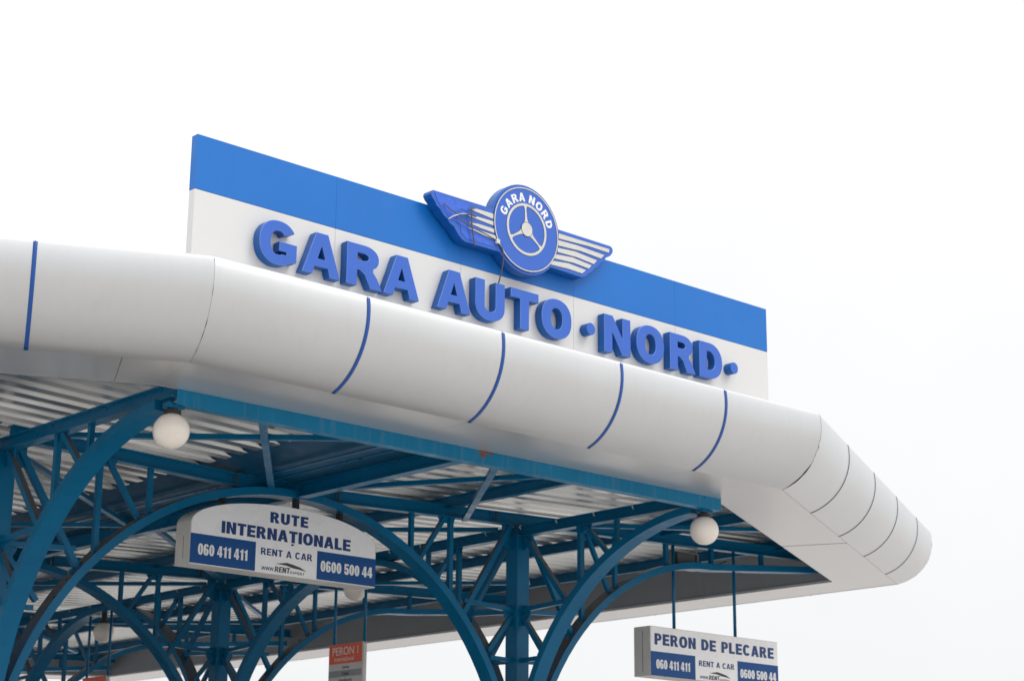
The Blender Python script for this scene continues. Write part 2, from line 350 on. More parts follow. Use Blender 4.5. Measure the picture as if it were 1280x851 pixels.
for i in range(nP):
    n_, d_, L_ = inward(i)
    js = JOINTS.get(i) or ([L_*k/round(L_/1.55) for k in range(1, round(L_/1.55))])
    cuts = [0] + js + [L_]; GAP = .003
    for k in range(len(cuts)-1):
        t0, t1 = cuts[k], cuts[k+1]; mb_ = MB(); vs = []
        def pt(t, u, sgn):
            if t <= 1e-6 or t >= L_-1e-6: q = edge_point(i, t, u); q = q + d_*sgn*.0007
            else: q = edge_point(i, t, u) + d_*sgn*GAP
            return q
        for (u, z) in PROF:
            a = pt(t0, u, 1); b = pt(t1, u, -1); vs += [(a.x, a.y, z), (b.x, b.y, z)]
        fs = [(2*j+1, 2*j, 2*j+2, 2*j+3) for j in range(len(PROF)-1)]
        # thickness: inner skin a few mm behind, so the gaps read as dark joints
        mb_.add(vs, fs)
        o = mb_.build('fascia_panel', M['clad'], can, smooth=True)
    # joint strips
    for t in js:
        mb_ = MB(); hw = .017 if i in (0, 7) else .0065
        for k2 in (0,):
            vs = []
            for (u, z) in PROF[:20]:
                cu_, cz = .17, 4.58; dd = Vector((u-cu_, z-cz)).normalized()*.0022
                for q in (-hw, hw):
                    p = edge_point(i, t, u+dd.x) + d_*q; vs.append((p.x, p.y, z+dd.y))
            n2 = len(vs)
            mb_.add(vs, [(2*j+1, 2*j, 2*j+2, 2*j+3) for j in range(19)])
        for (u0, z0) in ((0, 0),):
            pass
        ob = mb_.build('joint_strip', M['strip'] if i in (0, 7) else M['facetstrip'], can, smooth=True)
        so_ = ob.modifiers.new('s', 'SOLIDIFY'); so_.thickness = .003; so_.offset = -1
    # dark sealant seam at the corner, uneven like a split mastic line
    mb_ = MB(); vs = []
    for j, (u, z) in enumerate(PROF[:25]):
        wv = .0004 + (.0022 if (j*7+i*3) % 5 == 1 else 0)
        if i == 1: wv = (.002, .004, .009, .013, .015, .010, .017, .011, .002, .0012, .006, .0010, .005, .0015)[j] if j < 14 else .0012
        if i == 0 and 4 < j < 9: wv = (.0015, .003, .0012, .0035)[j-5]
        dd = Vector((u-.17, z-4.58)).normalized()*.0025
        c_ = corner(i, u+dd.x)
        for q, dv in ((-1, inward((i-1) % nP)[1]), (1, d_)):
            p = c_ + dv*q*wv; vs.append((p.x, p.y, z+dd.y))
    mb_.add(vs, [(2*j+1, 2*j, 2*j+2, 2*j+3) for j in range(24)]); mb_.build('corner_seam', M['seal'], can)
    if i == 1:
        for j0 in (9, 10, 12):
            mb_ = MB(); vs = []
            for j in (j0, j0+1):
                u, z = PROF[j]; dd = Vector((u-.195, z-4.58)).normalized()*.004; c_ = corner(i, u+dd.x)
                for q, dv in ((-1, inward(0)[1]), (1, d_)):
                    p = c_ + dv*q*(.009 if j == j0 else .005); vs.append((p.x, p.y, z+dd.y))
            mb_.add(vs, [(1, 0, 2, 3)]); mb_.build('sealant_remnant', M['white'], can)
    # dark liner behind the gaps
    mb_ = MB(); vs = []
    for (u, z) in PROF:
        dd = Vector((u-.17, z-4.58)); dd = dd.normalized()*-.02
        a = edge_point(i, 0, u+dd.x); b = edge_point(i, L_, u+dd.x); vs += [(a.x, a.y, z+dd.y), (b.x, b.y, z+dd.y)]
    mb_.add(vs, [(2*j+1, 2*j, 2*j+2, 2*j+3) for j in range(len(PROF)-1)]); mb_.build('fascia_liner', M['seal'], can)
    # flat soffit and inner lining, panel by panel
    scuts = {0: [0, 3.0, 6.03, L_], 1: [0, 3.53, L_], 7: [0, 3.6, 6.60, L_]}.get(i) or [L_*k/max(1, round(L_/2.9)) for k in range(max(1, round(L_/2.9))+1)]
    for k in range(len(scuts)-1):
        t0, t1 = scuts[k], scuts[k+1]; gg = .0025 if i != 1 else .019
        def P4(u, zlow, zhigh):
            r_ = []
            for (uu_, z_, t, sg) in ((u[0], zlow, t0, 1), (u[0], zlow, t1, -1), (u[1], zhigh, t1, -1), (u[1], zhigh, t0, 1)):
                p = edge_point(i, t, uu_) + d_*sg*(gg if 1e-6 < t < L_-1e-6 else .0012); r_.append((p.x, p.y, z_))
            return r_
        mb_ = MB(); a = P4((.006, SOFW), 3.953, 3.953); b = P4((.006, SOFW), 3.985, 3.985)
        mb_.add(a+b, [(3, 2, 1, 0), (4, 5, 6, 7), (0, 1, 5, 4), (1, 2, 6, 5), (2, 3, 7, 6), (3, 0, 4, 7)])
        mb_.build('soffit_panel', M['soffit'], can)
        mb_ = MB(); a = P4((SOFW-.002, SOFW-.002), 3.95, 4.70); b = P4((SOFW-.03, SOFW-.03), 3.99, 4.70)
        # P4 gives (low t0, low t1, high t1, high t0)
        mb_.add(a+b, [(0, 1, 2, 3), (7, 6, 5, 4), (0, 4, 5, 1), (1, 5, 6, 2), (2, 6, 7, 3), (3, 7, 4, 0)])
        mb_.build('lining_panel', M['inner'], can)
    mb_ = MB(); a = edge_point(i, 0, -.005); b = edge_point(i, L_, -.005); a2 = edge_point(i, 0, SOFW+.01); b2 = edge_point(i, L_, SOFW+.01)
    mb_.add([(a.x, a.y, 3.992), (b.x, b.y, 3.992), (b2.x, b2.y, 3.992), (a2.x, a2.y, 3.992)], [(3, 2, 1, 0)]); mb_.build('soffit_liner', M['seal'], can)

# ---- corrugated roof sheets falling to the central gutter
SL = .036; GE = .90
def zs(x): return 4.18 + SL*max(0, abs(x-XC)-GE)
def xlim(y, off=.45):
    """x range of the plan polygon, moved in by off, at this y"""
    pts = [corner(i, off) for i in range(nP)]; xs = []
    for i in range(nP):
        a, b = pts[i], pts[(i+1) % nP]
        if abs(a.y-b.y) > 1e-6 and min(a.y, b.y)-1e-6 <= y <= max(a.y, b.y)+1e-6:
            xs.append(a.x+(b.x-a.x)*(y-a.y)/(b.y-a.y))
    return (min(xs), max(xs)) if xs else None
PIT = .287; RH = .07; y = 13.10; sheets = 0
ribs = []
while y < 38.6: ribs.append(y); y += PIT
for s0 in range(0, len(ribs), 4):
    rr = ribs[s0:s0+4]
    for side in (-1, 1):
        prof = []
        for ry in rr:
            prof += [(ry, 0), (ry+.128, 0), (ry+.146, RH), (ry+.268, RH), (ry+PIT, 0)]
        prof = [p for p in prof if xlim(p[0])]
        mb_ = MB(); vs = []; off = .001*((s0//4) % 2)
        for (yy, dz) in prof:
            x0, x1 = xlim(yy); xo = x0 if side < 0 else x1; xi = XC+side*GE
            vs += [(xo, yy, zs(xo)+dz+off), (xi, yy, zs(xi)+dz+off)]
        n_ = len(prof)
        mb_.add(vs, [((2*j, 2*j+1, 2*j+3, 2*j+2) if side < 0 else (2*j+1, 2*j, 2*j+2, 2*j+3)) for j in range(n_-1) if abs(prof[j][0]-prof[j+1][0]) > 1e-5])
        mb_.build('roof_sheet', M['sheet'], can)
# ---- weatherproof deck above the sheets
mb_ = MB(); pts = [corner(i, .6) for i in range(nP)]
mb_.add([(p.x, p.y, 4.69) for p in pts], [tuple(range(nP))]); mb_.build('roof_deck', M['roofgrey'], can)
# ---- central gutter
mb_ = MB(); gp = [(-.98, 4.20), (-.88, 4.17), (-.62, 4.105), (-.60, 4.07), (.60, 4.07), (.62, 4.105), (.88, 4.17), (.98, 4.20)]
mb_.add([(XC+a, yy, z) for yy in (13.42, 38.4) for a, z in gp] + [(XC+a, yy, z+.006) for yy in (13.42, 38.4) for a, z in gp],
        [(j, j+1, 9+j, 8+j) for j in range(7)] + [(16+j+1, 16+j, 24+j, 25+j) for j in range(7)])
mb_.build('valley_gutter', M['gutter'], can)
mb_ = MB().bar((XC-.45, 13.5, 4.066), (XC-.45, 38.3, 4.066), .05, .012).bar((XC-.25, 13.5, 4.064), (XC-.25, 38.3, 4.064), .03, .012)
mb_.build('gutter_bracket', M['steel'], can)

# ---- steel frame
SP = M['steel']
def part(name, mb_, m_=SP, bevel=0.): return mb_.build(name, m_, can, bevel=bevel)
def zb(x): return 3.905 + SL*abs(x-XC)       # underside of the cross rafters
# edge beam along the front and the back
def edge_beam(y0, y1):
    s = 1 if y1 > y0 else -1
    mb_ = MB(); mb_.box((8.43, y0, 3.834), (15.39, y0+s*.012, 3.962)).box((8.43, y0-s*.002, 3.82), (15.39, y0+s*.11, 3.833)).box((8.43, y0+s*.013, 3.95), (15.39, y0+s*.11, 3.962))
    return part('edge_beam', mb_, M['beam'])
edge_beam(13.40, 13.5); edge_beam(38.35, 38.2)
# longitudinal beams over the columns
for x in (C0X, C1X):
    cuts = [13.42] + ROWS + [38.3]
    for a, b in zip(cuts[:-1], cuts[1:]):
        part('longitudinal_beam', MB().ibeam((x, a+.003, 3.95), (x, b-.003, 3.95), .12, .13))
    if x == C0X: continue
    hb = MB(); yy = 13.9
    while yy < 38:
        hb.bar((x-.062, yy, 3.965), (x-.082, yy+.006, 3.998), .009, .009).bar((x-.082, yy, 3.998), (x-.058, yy, 4.018), .009, .009); yy += .62
    o = part('hook_bolts', hb, M['silver']); o['kind'] = 'stuff'
# valley beam in the middle and purlins
for a, b in zip([13.42]+ROWS, ROWS+[38.3]):
    part('valley_beam', MB().ibeam((XC+.1, a+.06, 3.985), (XC+.1, b-.06, 3.985), .12, .16))
for x in (14.12, 17.78, 20.1, 5.9, 3.5):
    yl = [yy for yy in (13.5+.1*k for k in range(250)) if (xlim(yy, .8) and xlim(yy, .8)[0] < x-.1 and xlim(yy, .8)[1] > x+.1)]
    a0, b0 = yl[0], yl[-1]
    part('purlin', MB().ibeam((x, a0, zs(x)-.072), (x, b0, zs(x)-.072), .08, .14))
# cross rafters on each row of columns
for ry in ROWS:
    for a, b in ((2.5, C0X-.06), (C0X+.06, 11.12), (11.128, 12.48), (12.488, 14.83), (14.838, 17.2), (17.208, 21.0)):
        part('cross_rafter', MB().ibeam((a, ry, zb(a)+.072), (b, ry, zb(b)+.072), .11, .142))
    for x in (11.124, 12.484, 14.834, 17.204):
        part('splice_plate', MB().box((x-.012, ry-.062, zb(x)+.012), (x+.012, ry-.056, zb(x)+.132)), M['seal'])
        for dz in (.03, .11):
            part('splice_bolt', MB().cyl((x-.06, ry-.006, zb(x)+dz), (x-.06, ry-.016, zb(x)+dz), .007, 8), M['seal'])
# horizontal bracing between beams
def brace(a, b, z=4.03): part('roof_brace', MB().bar((a[0], a[1], z), (b[0], b[1], z+.0), .07, .05))
for ry in ([13.46]+ROWS[:-1]):
    first = ry < 14; y1 = 16.4 if first else ry+6.15
    if first:
        brace((8.6, 15.9), (11.25, 13.55), 3.985); brace((9.35, 13.5), (11.55, 16.4), 3.975)
        brace((12.0, 16.2), (13.5, 13.55), 3.985); brace((12.25, 13.5), (14.3, 16.4), 3.975)
        brace((15.4, 15.9), (17.5, 14.3), 3.985)
    else:
        m_ = ry+3.1
        for (p, q) in (((8.6, ry+.2), (XC-.1, m_)), ((8.6, y1-.1), (XC-.1, m_)), ((XC+.3, m_), (15.1, ry+.2)), ((XC+.3, m_), (15.1, y1-.1)),
                       ((15.4, ry+.2), (18.3, m_)), ((15.4, y1-.1), (18.3, m_)), ((8.3, ry+.2), (5.4, m_)), ((8.3, y1-.1), (5.4, m_))):
            brace(p, q, 3.99)

def arch(cx, cy, ax, sgn, half, zc, r, t_end=90., tail=None):
    """curved rib springing from the column face: ax 0 = along X, 1 = along Y"""
    mb_ = MB(); vs = []; W = .10; TH = .085; n = 26
    P = []
    for k in range(n+1):
        a = R_(3 + (t_end-3)*k/n)
        P.append((half - r*math.cos(a), zc + r*math.sin(a), half-(r+TH)*math.cos(a), zc+(r+TH)*math.sin(a)))
    if tail: P.append((tail[0], tail[1], tail[0]-.008, tail[1]+TH))
    for (o0, z0, o1, z1) in P:
        for (o_, z_, s_) in ((o0, z0, -W), (o0, z0, W), (o1, z1, W), (o1, z1, -W)):
            vs.append((cx+sgn*o_, cy+s_, z_) if ax == 0 else (cx+s_, cy+sgn*o_, z_))
    m_ = len(P)
    fs = [(4*k+j, 4*k+(j+1) % 4, 4*k+4+(j+1) % 4, 4*k+4+j) for k in range(m_-1) for j in range(4)] + [(3, 2, 1, 0), (4*m_-4, 4*m_-3, 4*m_-2, 4*m_-1)]
    mb_.add(vs, fs); o = part('arch_rib', mb_)
    for p in o.data.polygons: p.use_smooth = False
    return o
def strut(cx, cy, ax, sgn, o0, z0, o1, z1, w_=.055, sh=0.):
    def q(o_, z_): return (cx+sgn*o_, cy+sh, z_) if ax == 0 else (cx+sh, cy+sgn*o_, z_)
    side = (0, 1, 0) if ax == 0 else (1, 0, 0); a = w_/2; t = .008
    # rolled angle: two legs
    mb_ = MB().prism(q(o0, z0), q(o1, z1), side, [(-a, -a), (a, -a), (a, a), (-a, a)])
    return part('strut', mb_)
def arm(cx, cy, ax, sgn, half, zc, r, ztop, long=False, t_end=90., tail=None):
    arch(cx, cy, ax, sgn, half, zc, r, t_end, tail)
    def za(o_):
        dx = half-o_; rr = r+.06
        return zc+math.sqrt(max(.01, rr*rr-dx*dx)) if dx > 0 else (zc+rr + ((o_-half)*((tail[1]-zc-r)/(tail[0]-half)) if tail else 0))
    zt = ztop
    strut(cx, cy, ax, sgn, .13, zt(.13)-.01, .90, za(.90), .062)
    strut(cx, cy, ax, sgn, 1.07, zt(1.07), 1.07, za(1.07)-.02)
    strut(cx, cy, ax, sgn, 1.16, zt(1.16), 1.56, za(1.56), .05)
    strut(cx, cy, ax, sgn, 1.66, zt(1.66), 1.66, za(1.66)-.02, .05)
    strut(cx, cy, ax, sgn, .10, 3.01, .85, 3.05, .052)
    strut(cx, cy, ax, sgn, .10, 2.94, .47, 2.50, .052)
    strut(cx, cy, ax, sgn, .10, 2.42, .44, 2.43, .05)
    strut(cx, cy, ax, sgn, .10, 1.90, .24, 1.90, .045)
    if long:
        for o_ in (2.60, 3.48, 4.5): strut(cx, cy, ax, sgn, o_, zt(o_), o_, za(o_)-.02, .052)
    def gus(pts):
        mb_ = MB(); t_ = .005
        f_ = lambda o_, z_, e_: (cx+sgn*o_, cy+e_, z_) if ax == 0 else (cx+e_, cy+sgn*o_, z_)
        n_ = len(pts); vs = [f_(o_, z_, -t_) for o_, z_ in pts] + [f_(o_, z_, t_) for o_, z_ in pts]
        mb_.add(vs, [tuple(range(n_))[::-1], tuple(range(n_, 2*n_))] + [(i_, (i_+1) % n_, n_+(i_+1) % n_, n_+i_) for i_ in range(n_)])
        part('gusset_plate', mb_)
    gus([(.1, 3.07), (.21, 3.05), (.23, 2.97), (.16, 2.84), (.1, 2.82)])
    gus([(.1, zt(.1)-.0), (.26, zt(.2)-.0), (.25, 3.78), (.1, 3.72)])
    gus([(1.0, zt(1.0)), (1.27, zt(1.27)), (1.22, zt(1.2)-.07), (1.03, zt(1.0)-.08)])
    gus([(.82, za(.82)-.03), (.95, za(.95)), (.93, za(.9)+.09), (.80, za(.82)+.07)])
for x in (C0X, C1X):
    for ry in ROWS:
        c_ = MB().box((x-.1, ry-.1, -CZ+.15), (x+.1, ry+.1, 3.885)); col_ = part('column', c_, M['steel'], bevel=.008)
        sub(col_, can); ORG[col_.name] = ORG[can.name]
        bp = MB().box((x-.2, ry-.2, -CZ+.141), (x+.2, ry+.2, -CZ+.165)); bo = bp.build('base_plate', SP, col_)
        zt = lambda o_, x=x: 3.89
        # along Y
        if ry == ROWS[0]: arm(x, ry, 1, -1, 3.0, .90, 2.90, zt, t_end=87.5)
        else: arm(x, ry, 1, -1, 3.125, .86, 3.02, zt)
        if ry == ROWS[-1]: arm(x, ry, 1, 1, 3.0, .90, 2.90, zt, t_end=87.5)
        else: arm(x, ry, 1, 1, 3.125, .86, 3.02, zt)
        # along X
        inn = 1 if x == C0X else -1
        arm(x, ry, 0, inn, 3.395, .60, 3.30, lambda o_, x=x, inn=inn: zb(x+inn*o_)+.005)
        arm(x, ry, 0, -inn, 3.395, .58, 3.28, lambda o_, x=x, inn=inn: zb(x-inn*o_)+.005, long=True, tail=(5.62, 4.07))
        # cleat plates at the column head
        part('cleat_plate', MB().box((x-.13, ry-.13, 3.886), (x+.13, ry+.13, 3.90)))

# ================================================================ ROOF SIGN
sg = thing('roof_sign', 'blue and white roof board reading GARA AUTO NORD with a winged emblem', 'sign', (11.79, 12.82, 4.76+CZ))
SX0, SX1, FY = 8.09, 15.50, 12.78
for k in range(5):
    a = SX0+(SX1-SX0)*k/5+(.0006 if k else 0); b = SX0+(SX1-SX0)*(k+1)/5-(.0006 if k < 4 else 0)
    MB().box((a, FY, 5.513), (b, FY+.085, 6.0)).build('blue_panel', M['panelblue'], sg, bevel=.0015)
    MB().box((a+.001, FY+.001, 4.72), (b-.0005, FY+.084, 5.510)).build('white_panel', M['panelwhite'], sg, bevel=.0015)
MB().box((SX0+.01, FY+.02, 4.73), (SX1-.01, FY+.08, 5.99)).build('core_board', M['silver'], sg)
for k, x in enumerate((8.9, 10.9, 12.9, 14.7)):
    MB().bar((x, FY+.12, 4.75), (x, FY+.12, 5.85), .05, .05).bar((x, FY+.13, 5.7), (x, FY+.95, 4.76), .04, .04).build('back_stay', M['silver'], sg)
LY = 12.68; B0, H = 5.003, .385
def big(ch, x0, x1):
    wr = (x1-x0)/H
    s_, b_ = .305, .235
    if ch == 'O': s_, b_ = .325, .235
    if ch == 'T': s_ = .30
    lp = [[(x0+px*H, B0+py*H) for px, py in l_] for l_ in glyph(ch, wr, s_, b_)]
    o = solid('letter', lp, '-Y', LY, .098, [M['letter'], M['letterside_shaded'], M['letteredge']], sg, bevel=.005)
    return o
for ch, x0, x1 in (('G', 8.70, 9.094), ('A', 9.154, 9.568), ('R', 9.638, 10.039), ('A', 10.058, 10.474), ('A', 10.690, 11.096), ('U', 11.156, 11.528),
                   ('T', 11.603, 11.969), ('O', 12.010, 12.413), ('N', 12.868, 13.244), ('O', 13.332, 13.739), ('R', 13.828, 14.215), ('D', 14.278, 14.637)):
    big(ch, x0, x1)
for x in (12.677, 14.826):
    solid('dot', [se(x, 5.187, .062, .062, 0, 360, 30, 2)[:-1]], '-Y', LY, .098, [M['letter'], M['letterside_shaded']], sg, bevel=.003)
# ---- winged emblem
ECX, ECZ = 11.757, 5.989; EF = 12.645
def circ(r, n=64, cx=ECX, cz=ECZ): return [(cx+r*math.cos(2*math.pi*k/n), cz+r*math.sin(2*math.pi*k/n)) for k in range(n)]
LW = [(10.585, 6.100), (10.562, 6.085), (10.553, 6.055), (10.575, 6.02), (10.605, 5.994), (10.63, 5.955), (10.668, 5.935), (10.695, 5.905), (10.725, 5.878), (10.765, 5.856), (10.79, 5.825), (10.845, 5.80), (10.872, 5.765),
      (10.905, 5.73), (10.945, 5.70), (10.99, 5.686)]
RW = [(12.52, 5.675), (12.58, 5.70), (12.612, 5.735), (12.66, 5.76), (12.70, 5.81), (12.745, 5.835), (12.785, 5.885), (12.83, 5.912), (12.862, 5.96), (12.92, 5.99), (12.955, 6.03), (12.962, 6.06), (12.95, 6.085), (12.925, 6.097)]
def arcp(r, a0, a1, n=24): return [(ECX+r*math.cos(R_(a0+(a1-a0)*k/n)), ECZ+r*math.sin(R_(a0+(a1-a0)*k/n))) for k in range(n+1)]
RD = .452
aw = math.degrees(math.asin((6.10-ECZ)/RD)); al = math.degrees(math.asin((ECZ-5.685)/RD))
outline = LW + arcp(RD, 180+al, 360-al) + RW + arcp(RD, aw, 180-aw)
em = solid('emblem', [outline], '-Y', EF, .115, [M['letter'], M['letterside_shaded']], sg, bevel=.004)
ORG[em.name] = ORG[sg.name]; em.location = (0, 0, 0)
solid('emblem_disc', [circ(.425)], '-Y', EF-.012, .0125, [M['letter'], M['letterside_shaded']], em, bevel=.001)
def flat(name, loops, m_, lift, parent=em, th=.004): return solid(name, loops, '-Y', EF-.012-lift, th, m_, parent)
flat('ring_outline', [circ(.424), circ(.4235-.016)], M['outline'], .0012, th=.002)
flat('outer_ring', [circ(.4215), circ(.411)], M['silver'], .0035)
flat('wheel_outline', [circ(.265), circ(.232)], M['outline'], .0012, th=.002)
flat('wheel_rim', [circ(.261), circ(.236)], M['silver'], .0045)
for k, a in enumerate((95, 210, 322)):
    a = R_(a); d = Vector((math.cos(a), math.sin(a))); n_ = Vector((-d.y, d.x))
    def sp_(g_): return [tuple(Vector((ECX, ECZ))+d*q+n_*h_) for q, h_ in ((.062, .031+g_), (.10, .0145+g_), (.20, .0085+g_), (.225, .016+g_), (.239, .026+g_), (.239, -.026-g_), (.225, -.016-g_), (.20, -.0085-g_), (.10, -.0145-g_), (.062, -.031-g_))]
    flat('spoke_outline', [sp_(.004)], M['outline'], .0014, th=.002)
    flat('wheel_spoke', [sp_(0)], M['silver'], .004)
flat('hub_outline', [circ(.076, 36)], M['outline'], .005, th=.002); flat('wheel_hub', [circ(.070, 36)], M['silver'], .008)
for ch, ang in zip('GARA NORD', (157, 138, 119.5, 102, 90, 78, 59.5, 41, 22.5)):
    if ch == ' ': continue
    wd = {'G': .92, 'A': .92, 'R': .90, 'N': .86, 'O': .98, 'D': .86}[ch]; hh = .086; a = R_(ang); rr = .279
    lp = []
    for l_ in glyph(ch, wd, .27, .215):
        q = []
        for px, py in l_:
            x_ = (px-wd/2)*hh; y_ = rr+py*hh; q.append((ECX + math.cos(a)*y_ + math.sin(a)*x_, ECZ + math.sin(a)*y_ - math.cos(a)*x_))
        lp.append(q)
    flat('small_letter', lp, M['white'], .0025)
def feather(pts, nm='feather'):
    cx = sum(p[0] for p in pts)/len(pts); cz = sum(p[1] for p in pts)/len(pts)
    solid('feather_outline', [[(p[0]+(.003 if p[0] > cx else -.003), p[1]+(.0045 if p[1] > cz else -.0045)) for p in pts]], '-Y', EF-.0015, .002, M['outline'], em)
    solid(nm, [pts], '-Y', EF-.005, .004, M['silver'], em)
RF = [((12.196, 6.057), (12.905, 6.058), (12.896, 6.018), (12.62, 6.022), (12.196, 6.004)),
      ((12.19, 5.985), (12.44, 5.992), (12.83, 5.978), (12.785, 5.932), (12.50, 5.945), (12.19, 5.930)),
      ((12.181, 5.905), (12.42, 5.922), (12.728, 5.898), (12.682, 5.850), (12.45, 5.868), (12.181, 5.862)),
      ((12.155, 5.832), (12.38, 5.852), (12.650, 5.830), (12.612, 5.788), (12.40, 5.800), (12.135, 5.785)),
      ((12.110, 5.755), (12.33, 5.778), (12.570, 5.762), (12.52, 5.716), (12.34, 5.722), (12.07, 5.712))]
for f_ in RF: feather(list(f_))
LF = [((11.035, 6.02), (11.085, 6.045), (11.33, 6.047), (11.33, 5.995), (11.17, 6.008)),
      ((10.96, 5.955), (11.10, 5.968), (11.335, 5.972), (11.335, 5.93), (11.15, 5.942)),
      ((11.02, 5.885), (11.14, 5.900), (11.345, 5.898), (11.345, 5.858), (11.17, 5.866)),
      ((11.0, 5.835), (11.18, 5.838), (11.375, 5.835), (11.40, 5.788), (11.20, 5.806))]
for f_ in LF: feather(list(f_))
# the torn blue film left over the left wing
solid('torn_film', [[(10.60, 6.075), (10.99, 6.065), (11.03, 6.03), (11.0, 5.99), (10.93, 6.0), (10.86, 5.955), (10.92, 5.90), (10.98, 5.855), (11.12, 5.80), (11.36, 5.775), (11.345, 5.72), (11.0, 5.715), (10.93, 5.76), (10.92, 5.84), (10.80, 5.87), (10.70, 5.94), (10.64, 6.0)]],
      '-Y', EF-.004, .004, mat('torn_blue_film', (.035, .13, .64), .25, var=.15, nscale=12, bump=.9, bscale=7), em)
# loose cables over the left wing, hanging down behind the letters
CB = [[(10.70, 5.99), (10.78, 5.942), (10.87, 5.918), (11.01, 5.953), (11.10, 5.956)], [(10.76, 5.852), (10.80, 5.885), (10.86, 5.915), (10.94, 5.945), (11.03, 5.955)],
      [(10.85, 5.90), (10.90, 5.872), (10.96, 5.853), (11.05, 5.829), (11.20, 5.812), (11.37, 5.782)], [(11.09, 6.04), (11.035, 6.025), (11.03, 5.97), (11.033, 5.85), (11.06, 5.75), (11.089, 5.66)],
      [(11.37, 5.77), (11.40, 5.74), (11.44, 5.69), (11.462, 5.61), (11.468, 5.50), (11.466, 5.40)]]
for k, cb in enumerate(CB):
    dense = []
    for a, b in zip(cb[:-1], cb[1:]):
        for j in range(4): dense.append((a[0]+(b[0]-a[0])*j/4, a[1]+(b[1]-a[1])*j/4))
    dense.append(cb[-1]); n_ = len(dense)
    pts = [(x, EF-.018-.018*math.sin(math.pi*j/(n_-1)) + (max(0, 5.72-z)*.25 if k == 4 else 0), z) for j, (x, z) in enumerate(dense)]
    MB().tube(pts, .0065 if k in (3, 4) else .0055).build('cable', M['cable'] if k != 1 else M['silver'], em, smooth=True)
MB().box((11.355, EF-.03, 5.755), (11.40, EF-.002, 5.80)).build('cable_clip', M['silver'], em, bevel=.004)

# ================================================================ HANGING SIGNS
def rent_print(t, x0, x1, z0, z1, zbx, fy, plane_text, k=1.0):
    """the two blue number fields and the advertiser's lines; x0..x1 is the 2.44 m face"""
    W_ = x1-x0; e = .0025
    def X(f): return x0+f*W_
    pr = M['navybox']
    MB().box((x0+.003, fy-e, z0+.003), (X(.335), fy, zbx)).build('blue_field', pr, t); MB().box((X(.667), fy-e, z0+.003), (x1-.003, fy, zbx)).build('blue_field', pr, t)
    h = zbx-z0
    words('phone_number', '060 411 411', X(.04), X(.294), z0+h*.31, h*.37, 0.235, .17, fy-e-.0012, M['white'], t, gap=.055, space=.22)
    words('phone_number', '0600 500 44', X(.687), X(.980), z0+h*.31, h*.37, 0.235, .17, fy-e-.0012, M['white'], t, gap=.055, space=.22)
    words('print_line', 'RENT A CAR', X(.363), X(.640), z0+h*.605, h*.235, .23, .19, fy-.0012, M['navy'], t, gap=.12, space=.30)
    words('print_line', 'WWW.', X(.368), X(.437), z0+h*.085, h*.13, .15, .11, fy-.0012, M['navy'], t, gap=.04, slant=.12)
    words('print_line', 'RENT', X(.440), X(.520), z0+h*.075, h*.19, .24, .18, fy-.0012, M['darktext'], t, gap=.08, slant=.10)
    words('print_line', 'EXPERT', X(.522), X(.600), z0+h*.075, h*.085, .18, .15, fy-.0012, M['darktext'], t, gap=.16, slant=.10)
    q = lambda f, g_: (X(f), z0+h*g_)
    solid('roof_logo', [[q(.443, .355), q(.505, .435), q(.545, .385), q(.575, .335), q(.612, .215), q(.570, .255), q(.535, .275), q(.500, .335)]], '-Y', fy-.0012, .0012, M['darktext'], t)

FYS = 16.37
rs = thing('hanging_sign', 'arched-top white light box reading RUTE INTERNAȚIONALE under the arch', 'sign', (11.76, 16.5, 3.03+CZ), 'advertising light boxes hung from the canopy')
OUT = [(10.545, 3.40)] + [(11.76+1.215*math.cos(R_(a)), 3.46+.318*math.copysign(abs(math.sin(R_(a)))**.95, 1)) for a in range(176, 3, -6)] + [(12.975, 3.40), (12.975, 3.035), (10.545, 3.035)]
solid('light_box', [OUT], '-Y', FYS+.001, .272, M['framew'], rs, bevel=.004)
INN = [(11.76+(x-11.76)*.992, 3.035+(z-3.035)*.99+.004) for x, z in OUT]
solid('sign_face', [INN], '-Y', FYS-.001, .003, M['faceoff'], rs)
rent_print(rs, 10.545, 12.975, 3.042, 3.7, 3.352, FYS-.0015, None)
words('title_line', 'RUTE', 11.53, 12.03, 3.582, .116, .28, .22, FYS-.0035, M['navy'], rs, gap=.12)
words('title_line', 'INTERNAȚIONALE', 10.92, 12.615, 3.396, .126, .275, .215, FYS-.0035, M['navy'], rs, gap=.085)
MB().box((10.5435, FYS+.12, 3.10), (10.5455, FYS+.126, 3.33)).build('box_seam', M['darktext'], rs)
for x in (11.0, 11.95, 12.55):
    zt_ = .60+math.sqrt(3.3**2-(x-11.845)**2); zq = 3.46+.318*math.sin(math.acos((x-11.76)/1.215))
    MB().box((x-.02, 16.46, zq-.01), (x+.02, 16.54, zt_+.01)).build('hanger', M['black'], rs)

ps = thing('hanging_sign', 'rectangular white light box reading PERON DE PLECARE hung on two thin rods', 'sign', (18.63, 16.5, 2.41+CZ), 'advertising light boxes hung from the canopy')
MB().box((17.395, FYS+.0015, 2.405), (19.875, FYS+.285, 3.025)).build('light_box', M['framew'], ps, bevel=.005)
MB().box((17.402, FYS-.001, 2.412), (19.868, FYS+.0012, 3.018)).build('sign_face', M['faceoff'], ps)
rent_print(ps, 17.395, 19.875, 2.405, 3.02, 2.710, FYS-.0015, None)
words('title_line', 'PERON DE PLECARE', 17.47, 19.79, 2.795, .142, .275, .215, FYS-.0035, M['navy'], ps, gap=.11)
MB().box((17.3925, FYS+.13, 2.46), (17.3945, FYS+.136, 2.97)).build('box_seam', M['darktext'], ps)
for x in (17.98, 19.17): MB().cyl((x, 16.5, 3.02), (x, 16.5, zb(x)+.02), .022, 10).build('rod', SP, ps, smooth=True)

